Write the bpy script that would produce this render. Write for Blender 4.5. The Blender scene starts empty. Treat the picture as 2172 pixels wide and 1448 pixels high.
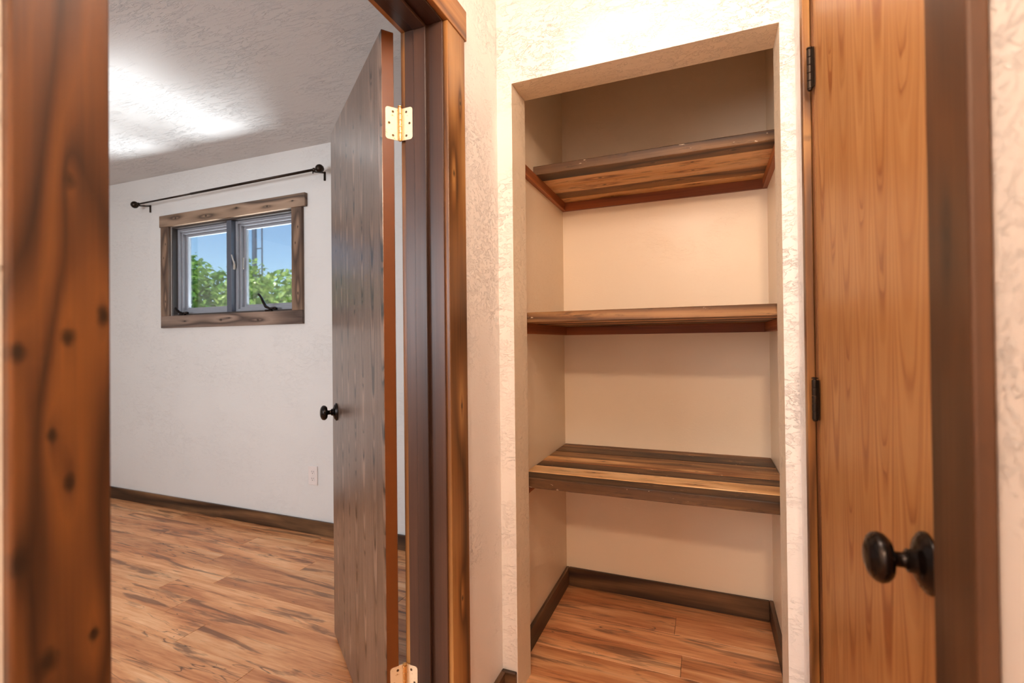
import bpy, bmesh, math, random
from mathutils import Vector, Matrix
random.seed(7)
S = bpy.context.scene
COL = S.collection
R = math.radians

# ------------------------------------------------------------------ camera
yaw, pitch, roll = R(22.1063), R(.4558), R(-.6171)
fw = Vector((-math.sin(yaw)*math.cos(pitch), math.cos(yaw)*math.cos(pitch), math.sin(pitch)))
rt = Vector((math.cos(yaw), math.sin(yaw), 0)); up = rt.cross(fw)
rt2 = rt*math.cos(roll) + up*math.sin(roll); up2 = -rt*math.sin(roll) + up*math.cos(roll)
cam_d = bpy.data.cameras.new('camera'); cam = bpy.data.objects.new('camera', cam_d); COL.objects.link(cam)
M = Matrix((rt2, up2, -fw)).transposed().to_4x4(); M.translation = Vector((0, 0, 1.1789)); cam.matrix_world = M
cam_d.sensor_width = 36; cam_d.lens = 1020.83*36/2172
cam_d.shift_x = (1086-1085.48)/2172; cam_d.shift_y = (718.95-724)/2172
cam_d.clip_start = .02; cam_d.clip_end = 300
cam_d.dof.use_dof = True; cam_d.dof.focus_distance = 2.0; cam_d.dof.aperture_fstop = 3.4
S.camera = cam

# ------------------------------------------------------------------ world, sun, lamps, exposure
S.view_settings.view_transform = 'Standard'; S.view_settings.look = 'None'
S.view_settings.gamma = 1; S.view_settings.use_curve_mapping = False
S.view_settings.exposure = 0.0
W = bpy.data.worlds.new('world'); S.world = W; W.use_nodes = True
wn = W.node_tree.nodes; wl = W.node_tree.links
sky = wn.new('ShaderNodeTexSky'); sky.sky_type = 'NISHITA'; sky.sun_disc = False
sky.sun_elevation = R(48); sky.sun_rotation = R(200); sky.altitude = 1500; sky.air_density = 1.3; sky.dust_density = .2; sky.ozone_density = 4
wl.new(sky.outputs[0], wn['Background'].inputs[0]); wn['Background'].inputs[1].default_value = .50

def lamp(kind, name, loc, energy, color, to=None, **kw):
    d = bpy.data.lights.new(name, kind); d.energy = energy; d.color = color
    for k, v in kw.items(): setattr(d, k, v)
    o = bpy.data.objects.new(name, d); COL.objects.link(o); o.location = loc
    if to is not None:
        o.rotation_euler = (Vector(to)-Vector(loc)).to_track_quat('-Z', 'Y').to_euler()
    return o
WARM = (1, .73, .52)
lamp('SUN', 'sun', (0, 0, 8), 14, (1, .95, .86), to=(-2.2, 4.0, 2.8), angle=R(.6))
lamp('POINT', 'assumed_hall_lamp', (.10, -1.17, 2.30), 90, WARM, shadow_soft_size=.07)  # assumed hall lamp, out of view; placed from the shelf shadows
lamp('POINT', 'assumed_hall_lamp', (-.12, .50, 2.20), 27, (1, .86, .74), shadow_soft_size=.15)  # second assumed hall lamp, out of view; brightens the upper walls
# added daylight fill lamps: assumed bedroom window behind the view, window in view, hall
lamp('AREA', 'added_fill', (-2.35, -1.15, 1.45), 76, (.86, .92, 1), to=(-2.2, 1.5, 1.1), shape='RECTANGLE', size=1.5, size_y=1.2)  # added area lamp for the assumed window; no opening built
lamp('AREA', 'added_fill', (-3.03, 3.3, 3.1), 40, (.80, .9, 1), to=(-2.6, 1.2, .6), shape='RECTANGLE', size=1.6, size_y=.8)  # added area lamp above the window, kept out of view
lamp('AREA', 'added_fill', (-.25, -2.5, 1.5), 6, (.80, .88, 1), to=(-.2, 1.0, 1.2), shape='RECTANGLE', size=.7, size_y=1.5)  # added cool fill at the closed hall end; no window there
# added area lamp outside, in place of assumed ground bounce on the bedroom ceiling
lamp('AREA', 'added_bounce_lamp', (-3.15, 3.85, .1), 260, (.95, .97, 1), to=(-2.95, 1.7, 2.44), shape='RECTANGLE', size=1.2, size_y=.55, spread=R(80))

# ------------------------------------------------------------------ node helpers
class NT:
    def __init__(s, name):
        s.m = bpy.data.materials.new(name); s.m.use_nodes = True
        s.t = s.m.node_tree; s.b = s.t.nodes['Principled BSDF']
    def n(s, typ, **kw):
        x = s.t.nodes.new(typ)
        for k, v in kw.items(): setattr(x, k, v)
        return x
    def link(s, a, b): s.t.links.new(a, b)
    def inp(s, node, i, v):
        if v is None: return
        if hasattr(v, 'is_linked') or isinstance(v, bpy.types.NodeSocket): s.link(v, node.inputs[i])
        else: node.inputs[i].default_value = v
    def math(s, op, a, b=None, c=None, clamp=False):
        x = s.n('ShaderNodeMath', operation=op); x.use_clamp = clamp
        for i, v in enumerate((a, b, c)): s.inp(x, i, v)
        return x.outputs[0]
    def vmath(s, op, a, b=None):
        x = s.n('ShaderNodeVectorMath', operation=op); s.inp(x, 0, a); s.inp(x, 1, b); return x.outputs[0]
    def coord(s): return s.n('ShaderNodeTexCoord').outputs['Object']
    def map(s, v, scale=(1, 1, 1), loc=(0, 0, 0), rot=(0, 0, 0)):
        x = s.n('ShaderNodeMapping'); s.link(v, x.inputs[0])
        x.inputs['Location'].default_value = loc; x.inputs['Rotation'].default_value = rot; x.inputs['Scale'].default_value = scale
        return x.outputs[0]
    def noise(s, v, scale, detail=2, rough=.5, dist=0, w=None, out=0):
        x = s.n('ShaderNodeTexNoise'); 
        if w is not None: x.noise_dimensions = '4D'; s.inp(x, 'W', w)
        s.link(v, x.inputs['Vector']); x.inputs['Scale'].default_value = scale
        x.inputs['Detail'].default_value = detail; x.inputs['Roughness'].default_value = rough; x.inputs['Distortion'].default_value = dist
        return x.outputs[out]
    def ramp(s, f, stops, interp='LINEAR'):
        x = s.n('ShaderNodeValToRGB'); x.color_ramp.interpolation = interp; s.link(f, x.inputs[0])
        e = x.color_ramp.elements
        while len(e) < len(stops): e.new(.5)
        for i, (p, c) in enumerate(stops):
            e[i].position = p; e[i].color = (c, c, c, 1) if isinstance(c, (int, float)) else (*c, 1)
        return x.outputs[0]
    def mix(s, f, a, b, mode='MIX'):
        x = s.n('ShaderNodeMix', data_type='RGBA', blend_type=mode)
        s.inp(x, 0, f)
        for i, v in ((6, a), (7, b)):
            if isinstance(v, tuple): v = (*v, 1) if len(v) == 3 else v
            s.inp(x, i, v)
        return x.outputs[2]
    def bump(s, h, strength, dist):
        x = s.n('ShaderNodeBump'); s.link(h, x.inputs['Height']); x.inputs['Strength'].default_value = strength
        x.inputs['Distance'].default_value = dist
        s.link(x.outputs[0], s.b.inputs['Normal'])
    def rand(s): return s.n('ShaderNodeObjectInfo').outputs['Random']
    def sep(s, v):
        x = s.n('ShaderNodeSeparateXYZ'); s.link(v, x.inputs[0]); return x.outputs

def hexc(r, g, b):
    f = lambda c: (c/255/12.92) if c/255 <= .04045 else ((c/255+.055)/1.055)**2.4
    return (f(r), f(g), f(b))

def plaster(name, col, amount=1.0, direction=(1, 1, 1), rough=.42, scale=1.0, cover=.5):
    t = NT(name); c = t.coord()
    # skip-trowel texture: flat islands of mud with raised, broken lips
    m1 = t.map(c, tuple(d*scale for d in direction))
    warp = t.noise(m1, 9, 2, out=1)
    v = t.vmath('ADD', m1, t.vmath('MULTIPLY', t.vmath('SUBTRACT', warp, (.5, .5, .5)), (.06, .06, .06)))
    n1 = t.noise(t.map(v, (.7, 1, 1.4)), 30, 5, .68, .5)
    isl = t.ramp(n1, [(.52, 0), (.545, 1), (.59, .6), (.75, .5)])
    n3 = t.noise(t.map(m1, (.55, 1, 1.7)), 34, 3, .6, .4)
    isl = t.math('ADD', isl, t.math('MULTIPLY', t.ramp(n3, [(.60, 0), (.63, 1), (.70, .35)]), .8))
    mask = t.ramp(t.noise(c, 3.4, 3, .6), [(cover-.10, .08), (cover+.10, 1)])
    fine = t.noise(c, 170, 2, .6)
    h = t.math('ADD', t.math('MULTIPLY', isl, mask), t.math('MULTIPLY', fine, .16))
    t.bump(h, min(1, .9*amount), .0022*max(1, amount))
    tint = t.noise(c, 1.7, 2)
    t.inp(t.b, 'Base Color', t.mix(t.math('MULTIPLY', tint, .35), col, tuple(x*.93 for x in col)))
    t.b.inputs['Roughness'].default_value = rough
    t.b.inputs['Specular IOR Level'].default_value = .45
    return t.m

def wood(name, dark, mid, light, long='z', rings=9, fine=1.0, rough=.42, bump=.25, knots=(), stain=.5, seed=0., per_obj=0.,
         streak=14., coat=0., stretch=.055, knot_col=(.02, .009, .004), spec=.4, lat='y', ringmix=.55, cath=None, specks=0):
    """grain along one axis; contour bands of a stretched field make the cathedral figure, knots bend it"""
    t = NT(name); c = t.coord()
    sc = {'x': (stretch, 1, 1), 'y': (1, stretch, 1), 'z': (1, 1, stretch)}[long]
    m = t.map(c, sc, (seed, seed*1.7, seed*.6))
    w = t.math('MULTIPLY', t.rand(), 40.) if per_obj else seed
    field = t.math('MULTIPLY', t.noise(m, 5.2, 1.5, .45, .25, w), float(rings))
    kmask = None; cring = None
    if cath:
        half, kk, fq = cath; sx = t.sep(c); a = sx['XYZ'.index(lat.upper())]; b = sx['XYZ'.index(long.upper())]
        wy = t.math('MULTIPLY', t.math('SUBTRACT', t.noise(m, 6, 2, .5, 0, w), .5), half*1.6)
        dx = t.math('SUBTRACT', t.math('PINGPONG', t.math('ADD', t.math('ADD', a, wy), seed), half), half*.12)
        dx = t.math('MAXIMUM', dx, 0.)
        zo = t.math('MULTIPLY', t.math('FLOOR', t.math('DIVIDE', t.math('ADD', t.math('ADD', a, wy), seed+half), half*2)), 3.77)
        ff = t.math('SUBTRACT', t.math('ADD', b, t.math('MULTIPLY', t.noise(c, 9, 2), .10)), t.math('MULTIPLY', t.math('MULTIPLY', dx, dx), float(kk)))
        nn = t.n('ShaderNodeTexNoise'); nn.noise_dimensions = '1D'; t.link(t.math('MULTIPLY', t.math('ADD', ff, zo), float(fq)), nn.inputs['W'])
        nn.inputs['Scale'].default_value = 1; nn.inputs['Detail'].default_value = 1.5
        cring = t.ramp(nn.outputs[0], [(.40, 0), (.56, .45), (.66, 1), (.69, .2)])
    if knots:
        sx = t.sep(c)
        a = sx['XYZ'.index(lat.upper())]; b = sx['XYZ'.index(long.upper())]
        for (ka, kb, kr) in knots:
            da = t.math('SUBTRACT', a, ka); db = t.math('SUBTRACT', b, kb)
            wob = t.math('MULTIPLY', t.math('SUBTRACT', t.noise(c, 60, 2), .5), kr*.8)
            d = t.math('SQRT', t.math('ADD', t.math('MULTIPLY', da, da), t.math('MULTIPLY', t.math('MULTIPLY', db, .62), t.math('MULTIPLY', db, .62))))
            d = t.math('ADD', d, wob)
            # the grain swells round the knot, stretched along the board
            el = t.math('SQRT', t.math('ADD', t.math('MULTIPLY', da, da), t.math('MULTIPLY', t.math('MULTIPLY', db, .20), t.math('MULTIPLY', db, .20))))
            g = t.math('EXPONENT', t.math('MULTIPLY', el, -.55/kr))
            field = t.math('ADD', field, t.math('MULTIPLY', g, 1.0))
            k = t.ramp(t.math('DIVIDE', d, kr), [(.35, 1), (.62, .72), (1.0, .25), (1.0, 0)] if False else [(.25, 1), (.6, .55), (.95, 0)])
            kmask = k if kmask is None else t.math('MAXIMUM', kmask, k)
    ring = t.math('PINGPONG', field, .5)
    ring = t.ramp(ring, [(.0, 0), (.22, .30), (.40, .75), (.5, 1)])
    if cring is not None: ring = cring
    m2 = t.map(c, tuple(x if x != stretch else stretch*.35 for x in sc), (seed, 0, seed))
    fi = t.noise(m2, 150*fine, 3, .6, 0, w)
    lo = t.noise(m2, streak, 2, .5, .3, w)
    f = t.math('ADD', t.math('MULTIPLY', ring, ringmix), t.math('ADD', t.math('MULTIPLY', fi, .35), t.math('MULTIPLY', lo, .45)))
    col = t.ramp(f, [(.30, light), (.62, mid), (1.0, dark)])
    st = t.ramp(t.noise(t.map(c, tuple(x if x != stretch else .3 for x in sc)), 7, 3, .6, .4, w), [(.42, 0), (.68, 1)])
    col = t.mix(t.math('MULTIPLY', st, stain), col, tuple(x*.42 for x in dark))
    if specks:
        sp = t.noise(t.map(c, tuple(x if x != stretch else .35 for x in sc)), 95, 3, .65, .3, w)
        sp2 = t.noise(c, 13, 2, .5, 0, w)
        k2 = t.math('MULTIPLY', t.ramp(sp, [(.655, 0), (.68, 1)]), t.ramp(sp2, [(.50, 0), (.58, 1)]))
        col = t.mix(t.math('MULTIPLY', k2, specks), col, hexc(232, 206, 176))
        dk = t.ramp(t.noise(t.map(c, tuple(x if x != stretch else .2 for x in sc)), 52, 4, .7, .2, w), [(.55, 0), (.66, 1)])
        col = t.mix(t.math('MULTIPLY', dk, .55), col, tuple(x*.35 for x in dark))
    if kmask is not None: col = t.mix(t.math('MULTIPLY', kmask, .93), col, knot_col)
    if per_obj:
        v = t.math('ADD', 1-per_obj*.5, t.math('MULTIPLY', t.rand(), per_obj))
        hs = t.n('ShaderNodeHueSaturation'); t.inp(hs, 'Value', v); t.link(col, hs.inputs['Color']); col = hs.outputs[0]
    t.inp(t.b, 'Base Color', col)
    t.inp(t.b, 'Roughness', t.math('ADD', rough-.06, t.math('MULTIPLY', fi, .14)))
    t.b.inputs['Specular IOR Level'].default_value = spec
    if coat:
        t.b.inputs['Coat Weight'].default_value = coat; t.b.inputs['Coat Roughness'].default_value = .22
    t.bump(t.math('ADD', fi, t.math('MULTIPLY', ring, .6)), bump, .0006)
    return t.m

def plain(name, col, rough=.4, metal=0., spec=.5, wear=None):
    t = NT(name); c = t.coord()
    n = t.noise(c, 60, 3)
    t.inp(t.b, 'Base Color', t.mix(t.math('MULTIPLY', n, .5), col, tuple(x*.8 for x in col)) if wear is None
          else t.mix(t.ramp(t.noise(c, 130, 3, .7), [(.60, 0), (.70, 1)]), col, wear))
    t.inp(t.b, 'Roughness', t.math('ADD', rough-.05, t.math('MULTIPLY', n, .1)))
    t.b.inputs['Metallic'].default_value = metal; t.b.inputs['Specular IOR Level'].default_value = spec
    return t.m

# ------------------------------------------------------------------ materials
WALLC = hexc(238, 230, 222)
M_hall = plaster('plaster_hall', hexc(243, 235, 227), 1.0, cover=.52, scale=1.25)
M_jambp = plaster('plaster_return', hexc(238, 218, 190), .8, cover=.35, scale=1.4)
M_clos = plaster('plaster_closet', hexc(247, 226, 198), .28, cover=.55, rough=.36)
M_side = plaster('plaster_closet_side', hexc(245, 222, 190), .38, cover=.3, scale=2.0, rough=.34)
M_bed = plaster('plaster_bedroom', hexc(226, 223, 218), .55, cover=.5)
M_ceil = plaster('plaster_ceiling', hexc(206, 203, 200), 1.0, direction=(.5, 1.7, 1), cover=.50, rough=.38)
M_casL = wood('stained_pine_near', hexc(44, 26, 16), hexc(86, 52, 28), hexc(114, 70, 34), 'z', 9, 1, .36, .2, lat='y',
              knots=((.005, .335, .0085), (.003, .165, .009), (-.011, .062, .0065), (.004, .010, .008), (-.016, -.172, .012), (.026, -.165, .0065), (-.038, .15, .010), (-.037, -.06, .011), (.036, .19, .009)), stain=.3, seed=3.1, ringmix=.5, streak=30)
M_cas = wood('stained_pine', hexc(72, 42, 20), hexc(142, 94, 48), hexc(188, 138, 80), 'z', 6, 1, .36, .2, lat='y',
             knots=((.012, -.02, .007), (-.02, .62, .008), (.02, .83, .006), (.005, -.55, .007)), stain=.35, seed=1.3)
M_cash = wood('stained_pine_head', hexc(88, 50, 22), hexc(144, 92, 46), hexc(184, 130, 74), 'y', 6, 1, .36, .2, lat='z', stain=.3, seed=4.3)
M_casD = wood('stained_pine_dark', hexc(40, 24, 14), hexc(74, 48, 30), hexc(98, 64, 38), 'z', 5, 1, .45, .2, lat='y',
              knots=((0, .25, .009), (.02, -.3, .008)), stain=.5, seed=2.3)
M_jamb = wood('walnut_jamb', hexc(44, 27, 19), hexc(76, 50, 36), hexc(98, 66, 48), 'z', 3, 1.4, .40, .12, stain=.25, seed=6.1, lat='x', stretch=.03, coat=.04)
M_jambh = wood('walnut_jamb_head', hexc(44, 27, 19), hexc(76, 50, 36), hexc(98, 66, 48), 'y', 3, 1.4, .30, .12, stain=.25, seed=6.1, lat='x', stretch=.03, coat=.04)
M_win = wood('window_casing_wood', hexc(72, 56, 46), hexc(148, 122, 100), hexc(176, 148, 124), 'x', 7, 1, .45, .2, lat='z',
             knots=((.01, -.52, .010), (-.008, -.20, .011), (.012, .10, .010), (-.01, .38, .009), (.0, .60, .008)), stain=.4, seed=5.2)
M_winb = wood('window_casing_wood_bottom', hexc(66, 52, 46), hexc(134, 112, 98), hexc(164, 140, 122), 'x', 7, 1, .38, .2, lat='z',
             knots=((.0, -.05, .012), (.012, .03, .007), (-.01, .30, .010), (.0, -.42, .008)), stain=.4, seed=25.2)
M_winv = wood('window_casing_wood_side', hexc(72, 54, 44), hexc(142, 114, 92), hexc(170, 138, 112), 'z', 6, 1, .45, .2, lat='x',
              knots=((.01, -.22, .009), (-.01, .10, .008), (.012, .2, .007)), stain=.4, seed=7.7)
M_base = wood('baseboard_wood', hexc(32, 20, 13), hexc(84, 58, 38), hexc(132, 96, 64), 'x', 5, 1, .38, .2, lat='z', stain=.55, seed=8.8, stretch=.07)
M_basey = wood('baseboard_wood_side', hexc(32, 20, 13), hexc(84, 58, 38), hexc(132, 96, 64), 'y', 5, 1, .38, .2, lat='z', stain=.55, seed=9.8, stretch=.07)
M_doorR = wood('honey_veneer', hexc(150, 90, 46), hexc(178, 124, 72), hexc(194, 144, 92), 'z', 15, 1.2, .36, .12, stain=.08, seed=11.4, lat='y', stretch=.075, spec=.45, ringmix=.62, streak=20, cath=(.047, 260, 8))
M_frR = wood('right_jamb_pine', hexc(80, 44, 22), hexc(124, 78, 42), hexc(150, 100, 58), 'z', 5, 1, .45, .2, stain=.5, seed=12.6)
M_cleat = wood('fir_cleat', hexc(112, 56, 24), hexc(166, 92, 44), hexc(192, 118, 62), 'x', 6, 1.2, .45, .15, stain=.15, seed=13.1)
M_cleaty = wood('fir_cleat_side', hexc(124, 62, 26), hexc(182, 106, 52), hexc(208, 134, 74), 'y', 6, 1.2, .45, .15, stain=.15, seed=14.1)
def reclaimed(nm, d, m, l, seed, kn, stain=.45):
    return wood(nm, d, m, l, 'x', 7, 1.1, .52, .7, kn, stain, seed, .12, lat='y', stretch=.05, specks=.75)
M_recL = reclaimed('reclaimed_light', hexc(146, 92, 50), hexc(224, 170, 112), hexc(246, 204, 152), 15.5, ((.012, -.20, .008), (-.02, .16, .006)), .25)
M_recM = reclaimed('reclaimed_brown', hexc(76, 48, 26), hexc(142, 98, 58), hexc(184, 136, 86), 16.5, ((-.015, .10, .007),), .45)
M_recD = reclaimed('reclaimed_dark', hexc(50, 32, 18), hexc(98, 66, 38), hexc(136, 98, 60), 17.5, ((.01, .02, .007), (.0, .30, .008)), .6)

def door_left_mat():
    m = wood('oak_veneer', hexc(30, 21, 16), hexc(96, 74, 61), hexc(140, 114, 97), 'z', 18, 1.6, .30, .35, stain=.2, seed=21.0, lat='x',
             stretch=.05, spec=.6, coat=.35, ringmix=.75, streak=40, cath=(.055, 620, 9))
    nt = m.node_tree; b = nt.nodes['Principled BSDF']; src = b.inputs['Base Color'].links[0].from_socket
    # the little black split near the foot
    t = NT.__new__(NT); t.m = m; t.t = nt; t.b = b
    c = t.coord(); s = t.sep(c)
    wob = t.math('MULTIPLY', t.math('SUBTRACT', t.noise(c, 40, 2), .5), .012)
    dx = t.math('ABSOLUTE', t.math('SUBTRACT', t.math('ADD', s[0], t.math('ADD', wob, t.math('MULTIPLY', t.math('SUBTRACT', s[2], .48), -.1))), -.062+.0))
    k = t.math('MULTIPLY', t.math('LESS_THAN', dx, .0018), t.math('LESS_THAN', t.math('ABSOLUTE', t.math('SUBTRACT', s[2], .48)), .032))
    t.link(t.mix(k, src, (.008, .005, .004)), b.inputs['Base Color'])
    return m
M_doorL = door_left_mat()
M_edge = plain('painted_door_edge', hexc(108, 58, 20), .38, 0, .5)
M_bronze = plain('oil_rubbed_bronze', hexc(34, 27, 24), .26, .75, .6)
M_bronzed = plain('bronze_hinge', hexc(46, 36, 28), .38, .8, .5, wear=hexc(92, 66, 44))
M_brass = plain('worn_brass_plate', hexc(242, 222, 188), .34, .25, .6, wear=hexc(196, 150, 96))
M_brassd = plain('brass_knuckle', hexc(226, 172, 104), .28, .8, .6)
M_screw = plain('screw_metal', hexc(120, 92, 56), .35, .8)
M_slot = plain('screw_recess', hexc(14, 10, 8), .7)
M_whitep = plain('white_plastic', hexc(236, 226, 220), .3)
M_slotp = plain('outlet_slot', hexc(50, 40, 36), .6)
M_frameD = plain('dark_window_frame', hexc(62, 54, 50), .4)
M_mull = plain('slate_mullion', hexc(92, 98, 110), .3, .2)
M_sash = plain('grey_sash', hexc(150, 152, 158), .4)
M_alu = plain('latch_metal', hexc(200, 196, 190), .3, .7)
M_mast = plain('galvanised_mast', hexc(86, 98, 118), .5, .3)

def floor_mat():
    t = NT('spalted_laminate'); c = t.coord(); r = t.math('MULTIPLY', t.rand(), 37.)
    m = t.map(c, (.10, 1, 1))
    warp = t.noise(m, 9, 3, .55, 0, r, out=1)
    m2 = t.vmath('ADD', m, t.vmath('MULTIPLY', t.vmath('SUBTRACT', warp, (.5, .5, .5)), (.05, .07, 0)))
    lo = t.noise(m2, 13, 4, .6, .6, r)
    hi = t.noise(t.map(c, (.06, 1, 1)), 120, 4, .65, .2, r)
    base = t.ramp(t.math('ADD', t.math('MULTIPLY', lo, .75), t.math('MULTIPLY', hi, .3)),
                  [(.34, hexc(246, 198, 150)), (.48, hexc(226, 162, 110)), (.60, hexc(196, 126, 78)), (.72, hexc(132, 80, 52))])
    # grey-brown streaks
    st = t.ramp(t.noise(m2, 20, 4, .6, 1.1, r), [(.54, 0), (.63, 1)])
    col = t.mix(t.math('MULTIPLY', st, .72), base, hexc(104, 66, 46))
    # spalt ink lines: thin contour lines
    pp = t.math('PINGPONG', t.math('MULTIPLY', t.noise(m2, 11, 3, .6, .3, t.math('ADD', r, 3.)), 4.), .5)
    ink = t.math('MULTIPLY', t.ramp(pp, [(.0, 1), (.035, 0)]), t.ramp(t.noise(m2, 9, 1, .5, 0, t.math('ADD', r, 8.)), [(.50, 0), (.58, 1)]))
    col = t.mix(t.math('MULTIPLY', ink, .85), col, hexc(70, 44, 34))
    fl = t.ramp(t.noise(t.map(c, (.35, 1, 1)), 60, 2, .6, .5, r), [(.70, 0), (.74, 1)])
    col = t.mix(t.math('MULTIPLY', fl, .7), col, hexc(62, 40, 30))
    hs = t.n('ShaderNodeHueSaturation'); t.inp(hs, 'Value', t.math('ADD', .90, t.math('MULTIPLY', t.rand(), .18))); t.link(col, hs.inputs['Color'])
    t.inp(t.b, 'Base Color', hs.outputs[0])
    t.inp(t.b, 'Roughness', t.math('ADD', .27, t.math('MULTIPLY', hi, .18)))
    t.bump(hi, .15, .0005)
    return t.m
M_floor = floor_mat()
M_sub = plain('dark_underlay', hexc(40, 28, 20), .8)

def leaf_mat(nm, a, b):
    t = NT(nm); g = t.n('ShaderNodeNewGeometry')
    rnd = g.outputs['Random Per Island']
    col = t.ramp(rnd, [(0, a), (1, b)])
    t.inp(t.b, 'Base Color', col); t.b.inputs['Roughness'].default_value = .28; t.b.inputs['Specular IOR Level'].default_value = .9
    tr = t.n('ShaderNodeBsdfTranslucent'); t.link(col, tr.inputs[0])
    mx = t.n('ShaderNodeMixShader'); mx.inputs[0].default_value = .4
    out = t.t.nodes['Material Output']
    t.link(t.b.outputs[0], mx.inputs[1]); t.link(tr.outputs[0], mx.inputs[2]); t.link(mx.outputs[0], out.inputs[0])
    return t.m
M_leafA = leaf_mat('leaf_green', hexc(84, 136, 50), hexc(168, 204, 96))
M_leafB = leaf_mat('leaf_yellow_green', hexc(110, 156, 56), hexc(196, 216, 118))
M_bark = plain('bark', hexc(112, 88, 70), .8)
M_ground = plain('dry_lawn', hexc(120, 128, 84), .9)

def glass_mat():
    t = NT('window_glass')
    tr = t.n('ShaderNodeBsdfTransparent'); tr.inputs[0].default_value = (.93, .96, .97, 1)
    gl = t.n('ShaderNodeBsdfGlossy'); gl.inputs['Roughness'].default_value = .02
    fr = t.n('ShaderNodeFresnel'); fr.inputs[0].default_value = 1.45
    mx = t.n('ShaderNodeMixShader'); t.link(t.math('MULTIPLY', fr.outputs[0], .8), mx.inputs[0])
    t.link(tr.outputs[0], mx.inputs[1]); t.link(gl.outputs[0], mx.inputs[2])
    t.link(mx.outputs[0], t.t.nodes['Material Output'].inputs[0])
    return t.m
M_glass = glass_mat()

# ------------------------------------------------------------------ mesh helpers
def tag(o, label=None, cat=None, group=None, kind=None):
    if label: o['label'] = label
    if cat: o['category'] = cat
    if group: o['group'] = group
    if kind: o['kind'] = kind
    return o
def empty(name, loc=(0, 0, 0), rz=0):
    o = bpy.data.objects.new(name, None); COL.objects.link(o); o.location = loc; o.rotation_euler = (0, 0, rz)
    o.empty_display_size = .1
    return o
def link(name, bm, mat, parent=None, loc=(0, 0, 0), smooth=False):
    me = bpy.data.meshes.new(name); bmesh.ops.recalc_face_normals(bm, faces=bm.faces); bm.to_mesh(me); bm.free()
    if mat is not None: me.materials.append(mat)
    if smooth:
        for p in me.polygons: p.use_smooth = True
    o = bpy.data.objects.new(name, me); COL.objects.link(o); o.location = loc
    if parent is not None: o.parent = parent
    return o
def add_box(bm, x0, x1, y0, y1, z0, z1, bevel=0, seg=1):
    vs = [bm.verts.new((x, y, z)) for z in (z0, z1) for y in (y0, y1) for x in (x0, x1)]
    fs = [(0, 2, 3, 1), (4, 5, 7, 6), (0, 1, 5, 4), (2, 6, 7, 3), (0, 4, 6, 2), (1, 3, 7, 5)]
    faces = [bm.faces.new([vs[i] for i in f]) for f in fs]
    if bevel:
        es = {e for f in faces for e in f.edges}
        bmesh.ops.bevel(bm, geom=list(es), offset=bevel, segments=seg, affect='EDGES', profile=.5)
    return vs
def box(name, x, y, z, mat, parent=None, bevel=0, seg=1, off=(0, 0, 0)):
    """box from world ranges; origin at its centre; off = parent's location"""
    cx, cy, cz = (x[0]+x[1])/2, (y[0]+y[1])/2, (z[0]+z[1])/2
    bm = bmesh.new(); add_box(bm, x[0]-cx, x[1]-cx, y[0]-cy, y[1]-cy, z[0]-cz, z[1]-cz, bevel, seg)
    return link(name, bm, mat, parent, (cx-off[0], cy-off[1], cz-off[2]))
def lathe(bm, prof, n=28, axis='z', c=(0, 0, 0)):
    """prof: (r, h) pairs along the axis"""
    rows = []
    for r, h in prof:
        row = []
        for k in range(n):
            a = 2*math.pi*k/n; p, q = r*math.cos(a), r*math.sin(a)
            v = {'z': (p, q, h), 'x': (h, p, q), 'y': (p, h, q)}[axis]
            row.append(bm.verts.new((v[0]+c[0], v[1]+c[1], v[2]+c[2])))
        rows.append(row)
    for a, b in zip(rows, rows[1:]):
        for k in range(n): bm.faces.new((a[k], a[(k+1) % n], b[(k+1) % n], b[k]))
    bm.faces.new(rows[0][::-1]); bm.faces.new(rows[-1])
def tube(bm, pts, rad, n=10):
    pts = [Vector(p) for p in pts]; rows = []
    rads = rad if isinstance(rad, (list, tuple)) else [rad]*len(pts)
    for i, p in enumerate(pts):
        d = (pts[min(i+1, len(pts)-1)] - pts[max(i-1, 0)]).normalized()
        u = d.cross(Vector((0, 0, 1)));
        if u.length < .1: u = d.cross(Vector((1, 0, 0)))
        u.normalize(); v = d.cross(u)
        rows.append([bm.verts.new(p + (u*math.cos(2*math.pi*k/n) + v*math.sin(2*math.pi*k/n))*rads[i]) for k in range(n)])
    for a, b in zip(rows, rows[1:]):
        for k in range(n): bm.faces.new((a[k], a[(k+1) % n], b[(k+1) % n], b[k]))
    bm.faces.new(rows[0][::-1]); bm.faces.new(rows[-1])

# ------------------------------------------------------------------ measured planes
XP0, XP1 = -.768, -.652          # partition: bedroom face, hall face
XR = .2295                       # hall right wall
YF0, YF1 = 1.4937, 1.6188        # closet front wall
OX0, OX1, OZ = -.5979, .1932, 2.0488   # closet opening
YB = 2.288; XC1 = .2426          # closet back, closet right wall
YW = 2.3294                      # window wall
HB = .0864; CE = 2.44
BX0, BY0, HY0 = -5.0, -1.2, -2.6

# ------------------------------------------------------------------ walls and ceilings
def slabs(name, boxes, mat, label, cat='wall', bevel=0, parts=None):
    bm = bmesh.new()
    for b in boxes: add_box(bm, *b, bevel=bevel)
    o = link(name, bm, mat)
    return tag(o, label, cat, kind='structure')
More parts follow.
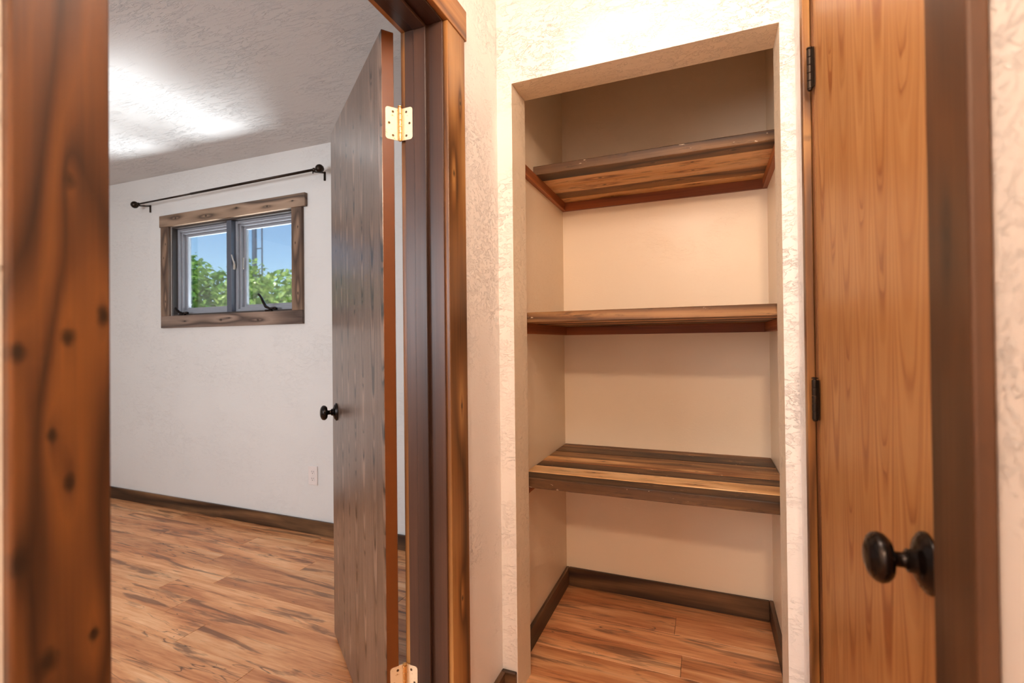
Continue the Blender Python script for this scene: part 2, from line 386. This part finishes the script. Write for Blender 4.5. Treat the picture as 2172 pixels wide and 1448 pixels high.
# partition with the doorway
JY0, JY1, JZ = .346, 1.124, 2.046
slabs('wall_left', [(XP0, XP1, HY0, JY0-.018, 0, CE+.06), (XP0, XP1, JY1+.018, 2.47, 0, CE+.06), (XP0, XP1, JY0-.018, JY1+.018, JZ+.018, CE+.06)], M_hall,
      'cream textured hall wall that holds the open bedroom doorway')
def wall_front():
    bm = bmesh.new()
    add_box(bm, XP1, OX0, YF0, YF1, 0, CE); add_box(bm, OX1, .40, YF0, YF1, 0, CE); add_box(bm, OX0, OX1, YF0, YF1, OZ, CE)
    bmesh.ops.remove_doubles(bm, verts=bm.verts, dist=1e-5)
    o = link('wall_front', bm, M_hall)
    o.data.materials.append(M_jambp)
    for p in o.data.polygons:
        n, c = p.normal, p.center
        if abs(n.y) < .5 and OX0-.01 < c.x < OX1+.01 and c.z < OZ+.01: p.material_index = 1
    return tag(o, 'white textured wall around the open closet alcove', 'wall', kind='structure')
wall_front()
slabs('wall_closet_back', [(XP1, .40, YB, YB+.10, 0, CE)], M_clos, 'smooth cream back wall behind the closet shelves')
slabs('wall_closet_right', [(XC1, .40, YF1, YB, 0, CE)], M_side, 'narrow right side wall inside the closet')
slabs('wall_closet_left', [(XP1-.001, XP1+.0008, YF1, YB, 0, CE)], M_side, 'left side wall inside the closet, with shelf cleats on it')
DY0, DY1, DZ = .646, 1.266, 2.05   # right-hand doorway
slabs('wall_right', [(XR, .36, DY1+.036, YF0, 0, CE), (XR, .36, HY0, DY0-.036, 0, CE), (XR, .36, DY0-.036, DY1+.036, DZ+.02, CE)], M_hall,
      'white hall wall on the right, around the closed honey-coloured door')
slabs('wall_behind', [(XP1, XR, HY0-.1, HY0, 0, CE)], M_hall, 'white hall end wall behind the viewpoint')
slabs('light_block_behind_door', [(.36, .40, HY0, YF0, 0, CE)], M_sub, 'added dark slab blocking light behind the honey-coloured door')  # unseen slab added to stop sky light leaking round the closed door
# bedroom
WX0, WX1, WZ0, WZ1 = -3.6375, -2.447, 1.402, 2.055
slabs('wall_bedroom_far', [(BX0, WX0, YW, YW+.14, 0, 2.52), (WX1, XP0, YW, YW+.14, 0, 2.52), (WX0, WX1, YW, YW+.14, 0, WZ0), (WX0, WX1, YW, YW+.14, WZ1, 2.52)], M_bed,
      'white textured bedroom wall with the small window')
slabs('wall_bedroom_left', [(BX0-.1, BX0, BY0-.1, YW+.14, 0, 2.52)], M_bed, 'white bedroom wall outside the frame on the left')
slabs('wall_bedroom_near', [(BX0, XP0, BY0-.1, BY0, 0, 2.52)], M_bed, 'white bedroom wall nearest the viewpoint')
def ceiling(name, x0, x1, y0, y1, zf, mat, label):
    bm = bmesh.new()
    vs = [bm.verts.new((x, y, zf(x)+dz)) for dz in (0, .06) for y in (y0, y1) for x in (x0, x1)]
    for f in [(0, 2, 3, 1), (4, 5, 7, 6), (0, 1, 5, 4), (2, 6, 7, 3), (0, 4, 6, 2), (1, 3, 7, 5)]: bm.faces.new([vs[i] for i in f])
    return tag(link(name, bm, mat), label, 'ceiling', kind='structure')
ceiling('ceiling', BX0-.1, XP0, BY0-.1, YW+.14, lambda x: 2.4441-.0128*(x+3.25), M_ceil, 'white trowelled bedroom ceiling with a bright patch lit by an added lamp outside')
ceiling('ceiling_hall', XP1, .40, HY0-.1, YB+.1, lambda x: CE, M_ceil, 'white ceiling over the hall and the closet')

# ------------------------------------------------------------------ floor of separate laminate planks
fl = box('floor', (BX0, .36), (HY0, YW), (-.05, -.0085), M_sub)
tag(fl, 'orange-brown spalted laminate plank floor through bedroom, hall and closet', 'floor', kind='structure')
PW, PL = .1275, 1.22
joint = {1: -1.985, 2: -2.253, 3: -2.503, 4: -2.293, 5: -2.543, 6: -1.993, 7: -2.578, 0: -2.77, -1: -2.42, 8: -2.2}
plank_me = {}
def plank_mesh(L, Wd):
    k = (round(L, 3), round(Wd, 3))
    if k not in plank_me:
        bm = bmesh.new(); add_box(bm, -L/2+.0007, L/2-.0007, -Wd/2+.0004, Wd/2-.0004, -.0042, .0042)
        top = [e for e in bm.edges if all(v.co.z > 0 for v in e.verts)]
        bmesh.ops.bevel(bm, geom=top, offset=.0006, segments=1, affect='EDGES')
        me = bpy.data.meshes.new('plank'); bm.to_mesh(me); bm.free(); me.materials.append(M_floor); plank_me[k] = me
    return plank_me[k]
fo = fl.location
def lay(x0, x1, y0, y1, jx):
    k = math.ceil((x0-jx)/PL)-1
    while jx+k*PL < x1:
        a, b = max(x0, jx+k*PL), min(x1, jx+(k+1)*PL); k += 1
        if b-a < .03: continue
        o = bpy.data.objects.new('plank', plank_mesh(b-a, y1-y0)); COL.objects.link(o); o.parent = fl
        o.location = ((a+b)/2-fo.x, (y0+y1)/2-fo.y, -.0042-fo.z)
for i in range(-30, 10):
    y0, y1 = 1.153+PW*i, 1.153+PW*(i+1)
    jx = joint.get(i, -2.9+((i*0.437) % 1)*PL)
    yy0, yy1 = max(y0, HY0), min(y1, YW-.002)
    if yy1-yy0 < .02: continue
    # bedroom stretch, doorway stretch and hall/closet stretch are one continuous run where the doorway allows it
    if yy0 > JY0-.01 and yy1 < JY1+.02: lay(BX0, .24, yy0, yy1, jx)
    else:
        if yy0 > BY0-.1: lay(BX0, XP0+.002, max(yy0, BY0), yy1, jx)
        if yy0 < YB-.01: lay(XP1-.002, .24, yy0, min(yy1, YB), jx)

# ------------------------------------------------------------------ baseboards
def base(name, x, y, mat, label, z1=HB):
    o = box(name, x, y, (0, z1), mat, bevel=.0025)
    return tag(o, label, 'baseboard', kind='structure')
BT = .015
base('baseboard_bedroom_far', (BX0, XP0), (YW-BT, YW), M_base, 'dark brown baseboard along the bedroom window wall')
base('baseboard_bedroom_left', (BX0, BX0+BT), (BY0, YW-BT), M_basey, 'dark brown baseboard on the bedroom wall outside the frame')
base('baseboard_closet_back', (XP1+BT, XC1-BT), (YB-BT, YB), M_base, 'dark knotty baseboard across the back of the closet')
base('baseboard_closet_left', (XP1+.001, XP1+BT), (YF1, YB), M_basey, 'dark baseboard on the left side inside the closet')
base('baseboard_closet_right', (XC1-BT, XC1), (YF1, YB), M_basey, 'dark baseboard on the right side inside the closet')
base('baseboard_hall_left', (XP1, XP1+BT), (1.2286, YF0-BT), M_basey, 'short brown baseboard between the door casing and the closet corner')
base('baseboard_closet_front', (XP1, OX0-.002), (YF0-BT, YF0), M_base, 'short stub of brown baseboard left of the closet opening')
base('baseboard_hall_right', (OX1+.004, XR), (YF0-BT, YF0), M_base, 'short stub of brown baseboard right of the closet opening')

# ------------------------------------------------------------------ bedroom doorway: jamb, stops and casings
t1 = tag(empty('trim_1', (XP1, (JY0+JY1)/2, 0)), 'stained wood frame of the open bedroom doorway, jambs, stops and casings', 'door frame', kind='structure')
o1 = t1.location
JX0, JX1 = XP0-.001, XP1+.003
box('side_jamb', (JX0, JX1), (JY1, JY1+.018), (0, JZ), M_jamb, t1, .0012, off=o1)
box('side_jamb', (JX0, JX1), (JY0-.018, JY0), (0, JZ), M_jamb, t1, .0012, off=o1)
box('head_jamb', (JX0, JX1), (JY0-.018, JY1+.018), (JZ, JZ+.018), M_jambh, t1, .0012, off=o1)
box('door_stop', (-.733, -.696), (JY1-.011, JY1), (0, JZ), M_jamb, t1, .0015, off=o1)
box('door_stop', (-.733, -.696), (JY0, JY0+.011), (0, JZ), M_jamb, t1, .0015, off=o1)
box('door_stop', (-.733, -.696), (JY0+.011, JY1-.011), (JZ-.011, JZ), M_jambh, t1, .0015, off=o1)
CT = .016
c = box('side_casing', (XP1, XP1+CT), (1.1301, 1.2286), (0, 2.050), M_cas, t1, .002, 2, off=o1); c['label'] = 'orange-brown knotty pine casing beside the closet corner'
c = box('side_casing', (XP1, XP1+CT), (.2527, .3400), (0, 2.050), M_casL, t1, .003, 2, off=o1); c['label'] = 'wide knotty pine casing very near the viewer on the left'
box('head_casing', (XP1, XP1+CT+.003), (.242, 1.2374), (2.050, 2.137), M_cash, t1, .002, 2, off=o1)
box('side_casing', (XP0-.018, XP0), (JY1+.006, JY1+.094), (0, 2.050), M_cas, t1, .002, 2, off=o1)
box('side_casing', (XP0-.018, XP0), (JY0-.094, JY0-.006), (0, 2.050), M_cas, t1, .002, 2, off=o1)
box('head_casing', (XP0-.018, XP0), (JY0-.094, JY1+.094), (2.050, 2.137), M_cash, t1, .002, 2, off=o1)

# ------------------------------------------------------------------ hinges
def rounded_plate(bm, w, h, th, r, side):
    """plate in local x (0..w away from the pin) and z; rounded far corners"""
    out = [(0, 0), (0, h)]
    for k in range(7):
        a = math.pi/2*(1-k/6); out.append((w-r+r*math.cos(a), h-r+r*math.sin(a)))
    for k in range(7):
        a = -math.pi/2*k/6; out.append((w-r+r*math.cos(a), r+r*math.sin(a)))
    f = [bm.verts.new((x, 0, z)) for x, z in out]; g = [bm.verts.new((x, th, z)) for x, z in out]
    bm.faces.new(f); bm.faces.new(g[::-1]); n = len(out)
    for i in range(n): bm.faces.new((f[i], f[(i+1) % n], g[(i+1) % n], g[i]))
def hinge(parent, loc, ang_a, ang_b, h, mat_p, mat_k, wa=.034, wb=.034, screws=True, kr=.0058, ra=.008, lab=None, ya=0., yb=0.):
    """barrel at loc; two leaves leaving at local angles (radians) ; visible face on local -y side of each leaf"""
    bm = bmesh.new()
    n = 5; sh = h/n
    for k in range(n): lathe(bm, [(kr*.93, k*sh+.0004), (kr, k*sh+.0012), (kr, (k+1)*sh-.0012), (kr*.93, (k+1)*sh-.0004)], 16)
    lathe(bm, [(kr*.6, h), (kr*.6, h+.002), (kr*1.05, h+.0022), (kr*1.05, h+.0045), (kr*.5, h+.0062)], 16)
    lathe(bm, [(kr*.4, -.0045), (kr*.8, -.0025), (kr*.8, 0)], 16)
    hg = link('hinge', bm, mat_k, parent, loc, smooth=False)
    if lab: hg['label'] = lab
    for ang, w, yo, sg in ((ang_a, wa, ya, 1), (ang_b, wb, yb, -1)):
        if w <= 0: continue
        bm = bmesh.new(); rounded_plate(bm, w, h, .0024, ra, 1)
        p = link('hinge_leaf', bm, mat_p, hg); p.rotation_euler = (0, 0, ang); p.location = Vector((-math.sin(ang)*yo, math.cos(ang)*yo, 0))
        if screws:
            for (sx, sz) in ((.46, .13), (.74, .5), (.46, .87)):
                face = -.0002 if sg < 0 else .0026
                bm = bmesh.new(); s = -1 if sg < 0 else 1
                lathe(bm, [(.0036, face-s*.0006), (.0036, face), (.0026, face+s*.0003)], 14, 'y')
                for a in (0, 1):
                    q = .0017; wv = .0004
                    bx = (-q, q, -wv, wv) if a else (-wv, wv, -q, q)
                    y0_, y1_ = sorted((face+s*.0002, face+s*.0007))
                    i0 = len(bm.faces)
                    add_box(bm, bx[0], bx[1], y0_, y1_, bx[2], bx[3])
                    bm.faces.ensure_lookup_table()
                    for fi in range(i0, len(bm.faces)): bm.faces[fi].material_index = 1
                so = link('screw', bm, M_screw, hg); so.data.materials.append(M_slot)
                so.rotation_euler = (0, 0, ang); so.location = Vector((math.cos(ang)*w*sx - math.sin(ang)*yo, math.sin(ang)*w*sx + math.cos(ang)*yo, h*sz))
    return hg

# ------------------------------------------------------------------ knobs
def knob(parent, loc, rz, lab='dark oil-rubbed bronze knob'):
    """axis along local +y away from the door face"""
    bm = bmesh.new()
    lathe(bm, [(.0345, 0), (.0345, .003), (.0325, .0052), (.0295, .0062), (.0285, .0085), (.0200, .0120), (.0135, .0140), (.0130, .0200)], 40, 'y')
    r = link('knob_rose', bm, M_bronze, parent, loc, True); r.rotation_euler = (0, 0, rz); r['label'] = lab
    bm = bmesh.new(); lathe(bm, [(.0105, .0195), (.0085, .024), (.0085, .032), (.012, .0345), (.0225, .0365), (.0272, .0415), (.0288, .0465), (.0275, .0520), (.0235, .0562), (.0215, .0565), (.0205, .0577), (.013, .0603), (.004, .0612)], 40, 'y')
    link('knob', bm, M_bronze, r, (0, 0, 0), True)
    return r

# ------------------------------------------------------------------ the open bedroom door
# local frame: x from hinge edge (0) to free edge, y=0 room face, -? ; hall face looks back to the viewer
c1 = Vector((-.8161, 1.0824)); c2 = Vector((-1.4166, 1.5422)); hx = Vector((-.7958, 1.1103))
ang = math.atan2(c2.y-c1.y, c2.x-c1.x); DW = (c2-c1).length; DT = .0345
# local +y (left of local x) points towards: rotate (0,1) by ang
d1 = tag(empty('door_1', (c1.x, c1.y, 0), ang), 'open dark grey-brown oak-grained bedroom door with a brown painted edge', 'door', kind='structure')
ly = Vector((-math.sin(ang), math.cos(ang)))
sgn = 1 if (hx-c1).dot(ly) > 0 else -1
bm = bmesh.new()
y0, y1 = (0, DT*sgn) if sgn > 0 else (DT*sgn, 0)
add_box(bm, 0, DW, y0, y1, -1.015, 1.015, .0015, 2)
leaf = link('door_leaf', bm, M_doorL, d1, (0, 0, .012+1.015)); leaf.data.materials.append(M_edge)
for p in leaf.data.polygons:
    if abs(p.normal.y) < .3: p.material_index = 1
# knob pair
knob(d1, (.674, 0, .916), 0 if sgn < 0 else math.pi)
knob(d1, (.674, DT*sgn, .916), math.pi if sgn < 0 else 0)
inv = Matrix.Rotation(-ang, 4, 'Z')
def loc_of(wx, wy, z): v = inv @ Vector((wx-c1.x, wy-c1.y, 0)); return (v.x, v.y, z)
pin = (-.7815, 1.1175)
# leaf on the jamb runs to +x (world) on the plane y=JY1 ; leaf on the door edge runs to local -? along the thickness
for z in (1.7445, .208):
    pl = loc_of(*pin, z)
    hw = (c1-hx).normalized(); a_door = math.atan2(hw.y, hw.x)-ang; a_jamb = -ang
    hinge(d1, pl, a_door, a_jamb, .089, M_brass, M_brassd, wa=.0385, wb=.0365, ya=-.0089, yb=.0060, lab='brass butt hinge with six crosshead screws')
# ------------------------------------------------------------------ closed door on the right
t2 = tag(empty('trim_2', (XR, (DY0+DY1)/2, 0)), 'stained pine frame of the closed door on the right', 'door frame', kind='structure'); o2 = t2.location
box('side_jamb', (XR+.001, XR+.13), (DY1, DY1+.036), (0, DZ), M_frR, t2, .001, off=o2)
box('side_jamb', (XR+.001, XR+.13), (DY0-.036, DY0), (0, DZ), M_frR, t2, .001, off=o2)
box('head_jamb', (XR+.001, XR+.13), (DY0-.036, DY1+.036), (DZ, DZ+.02), M_frR, t2, .001, off=o2)
box('door_stop', (XR+.040, XR+.06), (DY1-.014, DY1), (0, DZ), M_frR, t2, .001, off=o2)
box('door_stop', (XR+.040, XR+.06), (DY0, DY0+.014), (0, DZ), M_frR, t2, .001, off=o2)
box('door_stop', (XR+.040, XR+.06), (DY0+.014, DY1-.014), (DZ-.014, DZ), M_frR, t2, .001, off=o2)
c = box('side_casing', (XR-.0165, XR), (1.2885, 1.3177), (0, 2.055), M_cas, t2, .002, 2, off=o2); c['label'] = 'narrow strip of stained pine casing at the hinge side'
c = box('side_casing', (XR-.0165, XR), (.5375, .6258), (0, 2.055), M_casD, t2, .003, 2, off=o2); c['label'] = 'dark brown casing beyond the knob, very near the viewer'
box('head_casing', (XR-.0175, XR), (.53, 1.3177), (2.055, 2.142), M_cash, t2, .002, 2, off=o2)
d2 = tag(empty('door_2', (XR+.002, DY1-.004, 0)), 'closed honey-orange wood-veneer door with a dark knob on the right', 'door', kind='structure'); o3 = d2.location
bm = bmesh.new(); add_box(bm, 0, .035, -.308, .308, -1.015, 1.015, .0012)
lf = link('door_leaf', bm, M_doorR, d2, (0, -.308, .012+1.015))
knob(d2, (0, .6915-o3.y, .9215), math.pi/2)
for z in (1.743, 1.0, .26):
    hinge(d2, (.222-o3.x, 1.2560-o3.y, z), R(-70), R(70), .089, M_bronzed, M_bronzed, wa=.014, wb=.010, screws=False, kr=.0062, ra=.001, lab='dark bronze hinge barrel')

# ------------------------------------------------------------------ closet shelves
def rough_plank(name, x, y, z, mat, parent, off, jit=.0009):
    nx = 22; cx, cy, cz = sum(x)/2, sum(y)/2, sum(z)/2
    bm = bmesh.new(); rows = []
    for i in range(nx+1):
        X = x[0]+(x[1]-x[0])*i/nx; row = []
        for (Y, Z, sy, sz) in ((y[0], z[0]+.002, 0, 1), (y[0]+.002, z[0], 1, 0), (y[1]-.001, z[0], 1, 0), (y[1], z[0]+.001, 0, 1), (y[1], z[1]-.002, 0, 1), (y[1]-.002, z[1], 1, 0), (y[0]+.003, z[1], 1, 0), (y[0], z[1]-.003, 0, 1)):
            row.append(bm.verts.new((X-cx, Y-cy+random.uniform(-jit, jit)*.7*(Y < y[0]+.01), Z-cz+random.uniform(-jit, jit)*.4)))
        rows.append(row)
    for a, b in zip(rows, rows[1:]):
        for k in range(8): bm.faces.new((a[k], a[(k+1) % 8], b[(k+1) % 8], b[k]))
    bm.faces.new(rows[0]); bm.faces.new(rows[-1][::-1])
    return link(name, bm, mat, parent, (cx-off[0], cy-off[1], cz-off[2]))
def shelf(z0, edges, mats, label, zj):
    L, D, B = M_recL, M_recD, M_recM
    s = tag(empty('closet_shelf', ((XP1+XC1)/2, YB, z0)), label, 'shelf', 'plank shelves in the closet'); o = s.location
    for i, mk in enumerate(mats):
        a, b = edges[i], edges[i+1]
        rough_plank('plank', (XP1+.004, XC1-.003), (a+.0009, b-.0009), (z0+zj[i], z0+.037+zj[i]), {'L': L, 'D': D, 'B': B}[mk], s, o)
    box('cleat', (XP1+.001, XC1), (YB-.019, YB), (z0-.0395, z0), M_cleat, s, .001, off=o)
    box('cleat', (XP1+.001, XP1+.019), (YF1+.001, YB-.019), (z0-.0395, z0), M_cleaty, s, .001, off=o)
    box('cleat', (XC1-.019, XC1), (YF1+.001, YB-.019), (z0-.0395, z0), M_cleaty, s, .001, off=o)
    return s
shelf(1.859, [1.847, 1.93, 2.0165, 2.115, 2.2075, 2.288], 'DLLBL', 'highest closet shelf, its planked underside and saw-marked front edge in view', (0, .001, 0, .0012, 0))
shelf(1.2535, [1.660, 1.755, 1.85, 1.94, 2.03, 2.12, 2.21, 2.288], 'BLDLBDB', 'middle closet shelf at eye level with a paint-scraped front edge', (0, .001, 0, .0012, 0, .001, 0))
shelf(.6475, [1.660, 1.741, 1.840, 1.927, 2.014, 2.112, 2.208, 2.288], 'DLDLBDB', 'lowest closet shelf, striped light and dark plank top in view', (0, .001, 0, .0012, 0, .001, 0))

# ------------------------------------------------------------------ window
w1 = tag(empty('window_1', ((WX0+WX1)/2, YW, WZ0)), 'small two-pane crank window in a weathered wood casing', 'window', kind='structure'); ow = w1.location
CW = .0865
box('head_casing', (-3.7335, -2.329), (YW-.024, YW), (WZ1, 2.1397), M_win, w1, .002, off=ow)
box('bottom_casing', (-3.7253, -2.3606), (YW-.020, YW), (1.3155, WZ0), M_winb, w1, .002, off=ow)
box('side_casing', (-3.7253, WX0), (YW-.020, YW), (WZ0, WZ1), M_winv, w1, .002, off=ow)
box('side_casing', (WX1, -2.3606), (YW-.020, YW), (WZ0, WZ1), M_winv, w1, .002, off=ow)
def ring(name, x0, x1, z0, z1, w, ya, yb, mat, bev=.0015):
    bm = bmesh.new()
    ws = w if isinstance(w, tuple) else (w,)*4   # left, right, bottom, top
    ox, oy, oz = ow
    add_box(bm, x0-ox, x0+ws[0]-ox, ya-oy, yb-oy, z0-oz, z1-oz, bev); add_box(bm, x1-ws[1]-ox, x1-ox, ya-oy, yb-oy, z0-oz, z1-oz, bev)
    add_box(bm, x0+ws[0]-ox, x1-ws[1]-ox, ya-oy, yb-oy, z0-oz, z0+ws[2]-oz, bev); add_box(bm, x0+ws[0]-ox, x1-ws[1]-ox, ya-oy, yb-oy, z1-ws[3]-oz, z1-oz, bev)
    return link(name, bm, mat, w1)
fr = ring('window_frame', WX0-.0, WX1, WZ0, WZ1, .012, YW+.004, YW+.139, M_frameD); fr['label'] = 'dark brown window frame'
MX0, MX1 = -3.068, -3.022
m = box('mullion', (MX0, MX1), (YW+.006, YW+.10), (WZ0, WZ1), M_mull, w1, .002, off=ow); m['label'] = 'slate-blue centre mullion'
for (a, b) in ((WX0+.012, MX0), (MX1, WX1-.012)):
    ring('window_sash', a, b, WZ0+.012, WZ1-.012, .020, YW+.040, YW+.12, M_sash)
    ring('window_sash', a+.020, b-.020, WZ0+.032, WZ1-.032, .014, YW+.056, YW+.115, M_sash)
    ring('window_sash', a+.034, b-.034, WZ0+.044, WZ1-.046, .018, YW+.078, YW+.098, M_sash)
    g = box('pane', (a+.045, b-.045), (YW+.088, YW+.091), (WZ0+.055, WZ1-.057), M_glass, w1, off=ow)
# lock lever on the mullion and strike plate on the sash
bm = bmesh.new(); add_box(bm, MX1, MX1+.004, YW+.018-YW+YW, YW+.034, 1.705, 1.765, .001)
tube(bm, [(MX1+.006, YW+.026, 1.715), (MX1+.012, YW+.022, 1.74), (MX1+.010, YW+.012, 1.77), (MX1+.006, YW+.004, 1.805)], [.006, .006, .005, .004], 10)
lv = link('lock_lever', bm, M_alu, w1); lv.location = (-ow.x, -ow.y, -ow.z); lv['label'] = 'pale metal lock lever'
box('strike_plate', (MX1+.045, MX1+.059), (YW+.0535, YW+.0565), (1.71, 1.79), M_alu, w1, .001, off=ow)
# crank handles folded on the sill
def crank(x, z, pts, r):
    bm = bmesh.new()
    add_box(bm, x-.030, x+.030, YW-.012, YW+.026, z, z+.014, .004, 2)
    tube(bm, [(x+p[0], YW-.002+p[1], z+.010+p[2]) for p in pts], r, 12)
    lathe(bm, [(.012, z+.010), (.012, z+.024), (.006, z+.027)], 16, 'z', (x+pts[0][0], YW-.002+pts[0][1], 0))
    o = link('crank_handle', bm, M_bronze, w1, smooth=True); o.location = (-ow.x, -ow.y, -ow.z); o['label'] = 'dark bronze window crank'
crank(-2.665, WZ0, [(.06, .0, .012), (.015, -.006, .010), (-.012, -.012, .022), (-.030, -.016, .052), (-.048, -.018, .084), (-.060, -.020, .100), (-.070, -.020, .106)], [.008, .008, .010, .009, .007, .008, .007])
crank(-3.515, WZ0, [(.05, .0, .008), (.01, -.004, .006), (-.02, -.008, .014), (-.045, -.012, .034), (-.055, -.012, .048)], [.007, .008, .010, .009, .007])

# ------------------------------------------------------------------ curtain rod
cr = tag(empty('curtain_rod', (-3.03, YW-.08, 2.235)), 'thin dark bronze curtain rod with ball ends above the window', 'curtain rod'); oc = cr.location
RY = YW-.08
def at(x, y, z): return (x-oc.x, y-oc.y, z-oc.z)
def rz_(x): return 2.2322+(x+3.911)*(2.2423-2.2322)/(3.911-2.1447)
bm = bmesh.new(); tube(bm, [at(-3.89, RY, rz_(-3.89)), at(-3.30, RY, rz_(-3.30))], .0062, 14); link('rod', bm, M_bronzed, cr, smooth=True)
bm = bmesh.new(); tube(bm, [at(-3.305, RY, rz_(-3.305)), at(-3.302, RY, rz_(-3.302)), at(-2.21, RY, rz_(-2.21))], [.0066, .0080, .0080], 14); link('rod', bm, M_bronzed, cr, smooth=True)
for x, s in ((-3.918, -1), (-2.152, 1)):
    bm = bmesh.new(); prof = [(.0075, -.050*1), (.011, -.047), (.011, -.042), (.0085, -.038), (.0085, -.030), (.012, -.026), (.012, -.022)]
    n = 12
    for k in range(n+1):
        a = -math.pi*.42 + (math.pi*.92)*k/n; prof.append((max(.0008, .0255*math.cos(a)), .0255*math.sin(a)))
    prof = [(r, h*s) for r, h in prof]
    lathe(bm, prof, 24, 'x', at(x, RY, rz_(x))); link('finial', bm, M_bronzed, cr, smooth=True)
for x, s in ((-3.865, 1), (-2.185, 1)):
    z = rz_(x)
    bm = bmesh.new()
    tube(bm, [at(x-.02, RY-.010, z-.004), at(x-.02, RY+.002, z-.010), at(x-.006, RY+.05, z-.002), at(x, RY+.075, z+.004)], .0045, 10)
    a = at(x, YW, z); add_box(bm, a[0]-.006, a[0]+.006, a[1]-.008, a[1], a[2]-.045, a[2]+.010, .001)
    tube(bm, [at(x-.02, RY, z-.008), at(x-.02, RY, z-.022)], .003, 8)
    link('bracket', bm, M_bronzed, cr)

# ------------------------------------------------------------------ wall outlet
ou = tag(empty('wall_outlet', (-2.297, YW, .363)), 'white double electrical outlet low on the bedroom wall', 'outlet')
bm = bmesh.new(); add_box(bm, -.036, .036, -.007, 0, -.059, .059, .003, 2); link('cover_plate', bm, M_whitep, ou)
for z in (.021, -.021):
    bm = bmesh.new()
    pts = [(.0165*math.cos(a)*1.0, max(-.0135, min(.0135, .0175*math.sin(a)))) for a in [2*math.pi*k/28 for k in range(28)]]
    f = [bm.verts.new((x, -.0068, zz)) for x, zz in pts]; g = [bm.verts.new((x, -.0086, zz)) for x, zz in pts]
    bm.faces.new(g); 
    for i in range(28): bm.faces.new((f[i], f[(i+1) % 28], g[(i+1) % 28], g[i]))
    s = link('socket', bm, M_whitep, ou, (0, 0, z))
    bm = bmesh.new(); add_box(bm, -.0075, -.0055, -.0090, -.0080, .000, .009); add_box(bm, .0050, .0072, -.0090, -.0080, .000, .008)
    lathe(bm, [(.0026, -.0090), (.0026, -.0080)], 12, 'y', (0, 0, -.0070)); link('slot', bm, M_slotp, s)
bm = bmesh.new(); lathe(bm, [(.0028, -.0068), (.0028, -.0080), (.002, -.0084)], 12, 'y'); link('screw', bm, M_whitep, ou)

# ------------------------------------------------------------------ outside
g = box('ground', (-40, 20), (2.5, 60), (-.5, -.35), M_ground)
tag(g, 'dry lawn outside the bedroom window', 'lawn', kind='structure')
def leaves(bm, pts, size, rng):
    for p in pts:
        s = size*rng.uniform(.7, 1.35)
        q = Matrix.Rotation(rng.uniform(0, 6.28), 3, 'Z') @ Matrix.Rotation(rng.uniform(-1.1, 1.1), 3, 'X') @ Matrix.Rotation(rng.uniform(-.7, .7), 3, 'Y')
        loc = [(-.0, -.5, 0), (.34, -.12, .07), (.22, .28, .05), (0, .55, -.06), (-.22, .28, .05), (-.34, -.12, .07), (0, 0, 0)]
        v = [bm.verts.new(Vector(p) + q @ (Vector(l)*s)) for l in loc]
        for a, b in ((0, 1), (1, 2), (2, 3), (3, 4), (4, 5), (5, 0)): bm.faces.new((v[6], v[a], v[b]))
def shrub(loc, blobs, n, size, mat, label, seed):
    rng = random.Random(seed)
    s = tag(empty('leafy_shrub', loc), label, 'shrub', 'shrubs outside the bedroom window')
    pts = []; tot = sum(b[3]**2 for b in blobs)
    for (x, y, z, r) in blobs:
        for _ in range(int(n*r*r/tot)):
            u = Vector((rng.gauss(0, 1), rng.gauss(0, 1), rng.gauss(0, 1))).normalized()*r*(rng.uniform(.55, 1.08))
            pts.append((x+u.x, y+u.y*.9, z+u.z))
    bm = bmesh.new(); leaves(bm, pts, size, rng)
    f = link('foliage', bm, mat, s); f['kind'] = 'stuff'
    bm = bmesh.new()
    for k in range(9):
        b = blobs[k % len(blobs)]; x0 = rng.uniform(-.5, .5)*.6
        e = Vector((b[0]+rng.uniform(-.3, .3), b[1]+rng.uniform(-.2, .2), b[2]+b[3]*.5))
        tube(bm, [(x0, 0, 0), (x0*.6+e.x*.4, e.y*.4, e.z*.45), tuple(e)], [.028, .018, .006], 7)
    link('stem', bm, M_bark, s)
    return s
shrub((-8.0, 5.4, -.35), [(-.5, 0, 2.15, .75), (.2, .1, 1.85, .7), (.4, 0, 2.3, .55), (-.2, 0, 2.75, .42), (-.9, .1, 1.2, .7), (.3, 0, 1.1, .65), (-1.5, .2, 2.3, .8), (-1.7, 0, 1.2, .7)], 9500, .10, M_leafA,
      'darker leafy shrub seen through the left window pane', 3)
shrub((-5.9, 5.2, -.35), [(-.35, 0, 1.95, .60), (.2, .1, 2.0, .60), (.8, 0, 1.9, .6), (-.3, 0, 1.1, .65), (.5, 0, 1.0, .7), (-.6, .1, 2.55, .30), (1.3, .1, 1.8, .7)], 8000, .09, M_leafB,
      'yellow-green leafy shrub seen through the right window pane', 5)
ms = tag(empty('utility_mast', (-12.0, 10.0, -.35)), 'grey steel mast with a side rail rising behind the shrubs', 'mast')
bm = bmesh.new(); lathe(bm, [(.07, 0), (.06, 9)], 16); link('post', bm, M_mast, ms, smooth=True)
bm = bmesh.new(); tube(bm, [(.30, 0, 0), (.30, 0, 9)], .022, 10); link('rail', bm, M_mast, ms, smooth=True)
for k in range(12):
    bm = bmesh.new(); tube(bm, [(.05, 0, 0), (.30, 0, 0)], .016, 8); link('rung', bm, M_mast, ms, (0, 0, .75*k+.55))
